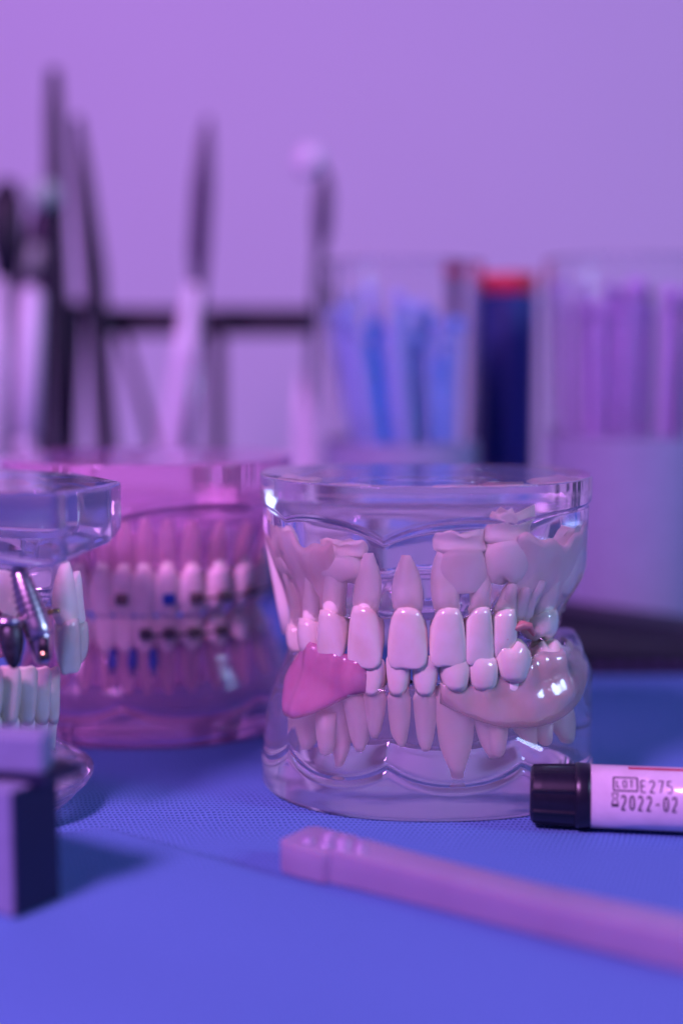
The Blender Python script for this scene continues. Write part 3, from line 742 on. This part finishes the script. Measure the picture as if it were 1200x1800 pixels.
for i in range(32):
    fx = -20+i*1.27; yo = random.uniform(-1, 1)*sqrt(max(4, 20**2-fx**2))*.75
    p = (BX2+fx*.8, 432+yo*.8, 5.5); q = (BX2+fx+random.uniform(-2, 2), 432+yo, random.uniform(94, 103))
    dk = i in (6, 17, 23, 27, 29)
    stick('plastic_stick', 'dark purple stick in the right beaker' if dk else 'pinkish lilac stick in the right beaker', 'stick', p, q, 1.5, M_dkpurple if dk else M_pinkstick, 'dark sticks in the right beaker' if dk else 'lilac sticks in the right beaker')
def bottle():
    X = at(896, 600, 448)[0]; Y = 455
    T = thing('bottle', 'tall navy bottle with a red cap between the two beakers', 'bottle', (X, Y, 0))
    n = 40; ring = lambda r, z: [(X+r*cos(2*pi*k/n), Y+r*sin(2*pi*k/n), z) for k in range(n)]
    V, F = rings_mesh([ring(8.2, .2), ring(9.0, 1.2), ring(9.1, 50), ring(9.1, 101), ring(8.6, 102.3), ring(6, 103)]); obj('body', V, F, M_navy, T)
    V, F = rings_mesh([ring(8.7, 103), ring(9.0, 103.4), ring(9.0, 108), ring(8.4, 109), ring(3, 109.3)]); obj('cap', V, F, M_redcap, T)
    X2 = at(815, 600, 470)[0]
    T = thing('pen', 'thin dark pen with a red top behind the left beaker', 'pen', (X2, 486, 0))
    V, F = tube([(X2, 486, .5), (X2, 486, 108)], [3, 3.2], 16); obj('barrel', V, F, M_dkpurple, T)
    V, F = tube([(X2, 486, 107.6), (X2, 486, 108), (X2, 486, 113.5), (X2, 486, 114)], [3, 4.5, 4.5, 3], 16); obj('cap', V, F, M_redcap, T)
bottle()

# ================================================================== RACK WITH INSTRUMENTS (left, behind)
RY = 500.0
def rack():
    T = thing('instrument_rack', 'black instrument rack with a high cross bar behind the pink jaw model', 'rack', (-70, RY, 0))
    x0, x1 = at(-60, 800, RY)[0], at(462, 800, RY)[0]
    for nm, a in (('tray_floor', (x0, x1, RY-14, RY+26, .3, 3)), ('tray_side', (x0, x1, RY-17, RY-14, .3, 27)), ('tray_side', (x0, x1, RY+26, RY+29, .3, 27)), ('tray_end', (x0-3, x0, RY-17, RY+29, .3, 27)), ('tray_end', (x1, x1+3, RY-17, RY+29, .3, 27))):
        V, F = box(*a, .6); obj(nm, V, F, M_black, T, smooth=False)
    zb0, zb1 = at(400, 590, RY+26)[2], at(400, 541, RY+26)[2]
    bx0, bx1 = at(175, 560, RY+26)[0], at(548, 560, RY+26)[0]
    V, F = box(bx0, bx1, RY+24, RY+32, zb0, zb1, .8); obj('cross_bar', V, F, M_black, T, smooth=False)
    for px, w_ in ((183, 5), (381, 5.2)):
        x = at(px, 700, RY+26)[0]; V, F = box(x-w_/2, x+w_/2, RY+26, RY+31, 3, zb0, .5); obj('post', V, F, M_black, T, smooth=False)
rack()
def instr(nm, label, cat, parts):
    base = parts[0][1][0]
    T = thing(nm, label, cat, (base[0], base[1], 3), 'instruments in the black rack')
    for (pn, pts, rs, mat, sq) in parts:
        V, F = tube(pts, rs, 16, squash=[sq]*len(pts) if sq else None); obj(pn, V, F, mat, T)
def line(pxs, Y=RY, dy=0):
    return [at(x, y, Y+dy*i) for i, (x, y) in enumerate(pxs)]
def toground(px, py, px2, py2, Y):
    a, b = at(px, py, Y), at(px2, py2, Y); t = (4-a[2])/(b[2]-a[2]); return vadd(a, vsub(b, a), t)
instr('brush_handle', 'tallest thin black handle at the left of the rack', 'handle', [('shaft', [toground(95, 125, 108, 640, RY), at(108, 640, RY), at(101, 420, RY), at(96, 200, RY), at(95, 122, RY)], [4.2, 4.2, 3.6, 3.0, 2.0], M_black, None)])
instr('brush_handle', 'black handle leaning right, second tallest in the rack', 'handle', [('shaft', [toground(165, 450, 186, 770, RY+6), at(186, 770, RY+6), at(165, 470, RY+6), at(146, 310, RY+6), at(135, 206, RY+6)], [4.0, 4.0, 4.2, 3.2, 1.6], M_black, None)])
instr('brush_handle', 'short thin black stick leaning under the cross bar', 'stick', [('shaft', [toground(222, 600, 262, 750, RY+12), at(262, 750, RY+12), at(215, 585, RY+12)], [1.8, 1.8, 1.5], M_black, None)])
instr('spatula', 'steel spatula with a dark blade and a pale wide handle', 'spatula', [
    ('handle', [toground(344, 480, 300, 780, RY-6), at(300, 780, RY-6), at(322, 640, RY-6), at(340, 500, RY-6)], [3.6, 4.2, 3.8, 2.4], M_white, (1.05, .6)),
    ('grip', [toground(356, 480, 330, 770, RY-2), at(330, 770, RY-2), at(350, 520, RY-2)], [2.2, 2.2, 2.4], M_steel2, None),
    ('blade', [at(350, 520, RY-3), at(350, 440, RY-3), at(356, 330, RY-3), at(362, 240, RY-3), at(366, 205, RY-3)], [2.0, 3.6, 3.6, 2.2, .6], M_dkpurple, (1, .3))])
instr('dental_mirror', 'small round dental mirror on a slim steel handle', 'mirror', [
    ('handle', [toground(560, 460, 545, 700, RY+4), at(545, 700, RY+4), at(560, 460, RY+4), at(570, 310, RY+4)], [1.6, 1.6, 1.9, 1.3], M_steel2, None),
    ('grip', [at(562, 450, RY+3), at(566, 400, RY+3), at(569, 340, RY+3), at(571, 305, RY+3)], [1.4, 3.2, 3.2, 1.4], M_dkpurple, None),
    ('neck', [at(571, 312, RY+3), at(568, 300, RY+1), at(556, 290, RY-2), at(544, 282, RY-3)], [1.3, 1.3, 1.5, 1.5], M_steel2, None),
    ('mirror_head', [at(556, 292, RY-2), at(544, 282, RY-3), at(526, 270, RY-4)], [4.0, 6.2, 3.6], M_white, (1, .9))])
instr('pointed_spatula', 'white pointed plastic spatula beside the clear jaw model', 'spatula', [
    ('blade', [toground(530, 660, 536, 810, RY-10), at(536, 815, RY-10), at(534, 740, RY-10), at(528, 650, RY-10)], [4.4, 4.4, 3.2, .4], M_white, (1, .3))])
instr('white_handle', 'bright white rounded handle with a narrow neck at the left', 'handle', [
    ('handle', [at(44, 772, RY-8), at(46, 765, RY-8), at(50, 640, RY-8), at(55, 515, RY-8), at(56, 503, RY-8)], [2.0, 4.2, 4.4, 4.0, 1.5], M_white, None),
    ('neck', [toground(46, 772, 43, 840, RY-8), at(43, 840, RY-8), at(44, 822, RY-8), at(44, 796, RY-8), at(44, 780, RY-8), at(44, 770, RY-8)], [1.9, 1.9, 2.4, 4.0, 3.9, 2], M_white, None)])
instr('white_handle', 'pale handle cut by the left picture edge', 'handle', [('handle', [toground(2, 500, -12, 780, RY-8), at(-12, 780, RY-8), at(-4, 640, RY-8), at(0, 490, RY-8)], [3, 3.6, 3.6, 2], M_white, None)])
instr('toothbrush', 'dark fat brush head at the left picture edge', 'brush', [
    ('handle', [toground(14, 480, 22, 780, RY+2), at(22, 780, RY+2), at(14, 470, RY+2)], [3.4, 3.6, 4], M_dkpurple, None),
    ('head', [at(15, 500, RY+2), at(12, 430, RY+2), at(10, 350, RY+2), at(16, 316, RY+2)], [4, 6.4, 6.2, 2.6], M_black, None)])
instr('toothbrush', 'brush with a pale green ball top at the left', 'brush', [
    ('handle', [toground(60, 480, 72, 780, RY+10), at(72, 780, RY+10), at(62, 500, RY+10), at(66, 400, RY+10), at(74, 350, RY+10)], [3, 3, 4.4, 3.6, 2], M_dkpurple, None),
    ('ball', [at(78, 367, RY-4), at(78, 361, RY-4), at(78, 342, RY-4), at(78, 323, RY-4), at(78, 316, RY-4)], [1.5, 4.4, 6.0, 4.6, 1], M_green, None),
    ('band', [at(60, 480, RY+6), at(66, 430, RY+6)], [3.0, 2.6], M_green, None)])
instr('brush_handle', 'purple handle with dull shaft low at the left of the rack', 'handle', [('shaft', [toground(140, 560, 118, 770, RY+14), at(118, 770, RY+14), at(134, 530, RY+14)], [4, 4, 3.4], M_dkpurple, None)])
for o in list(bpy.data.objects):
    if '_w' in o: del o['_w']
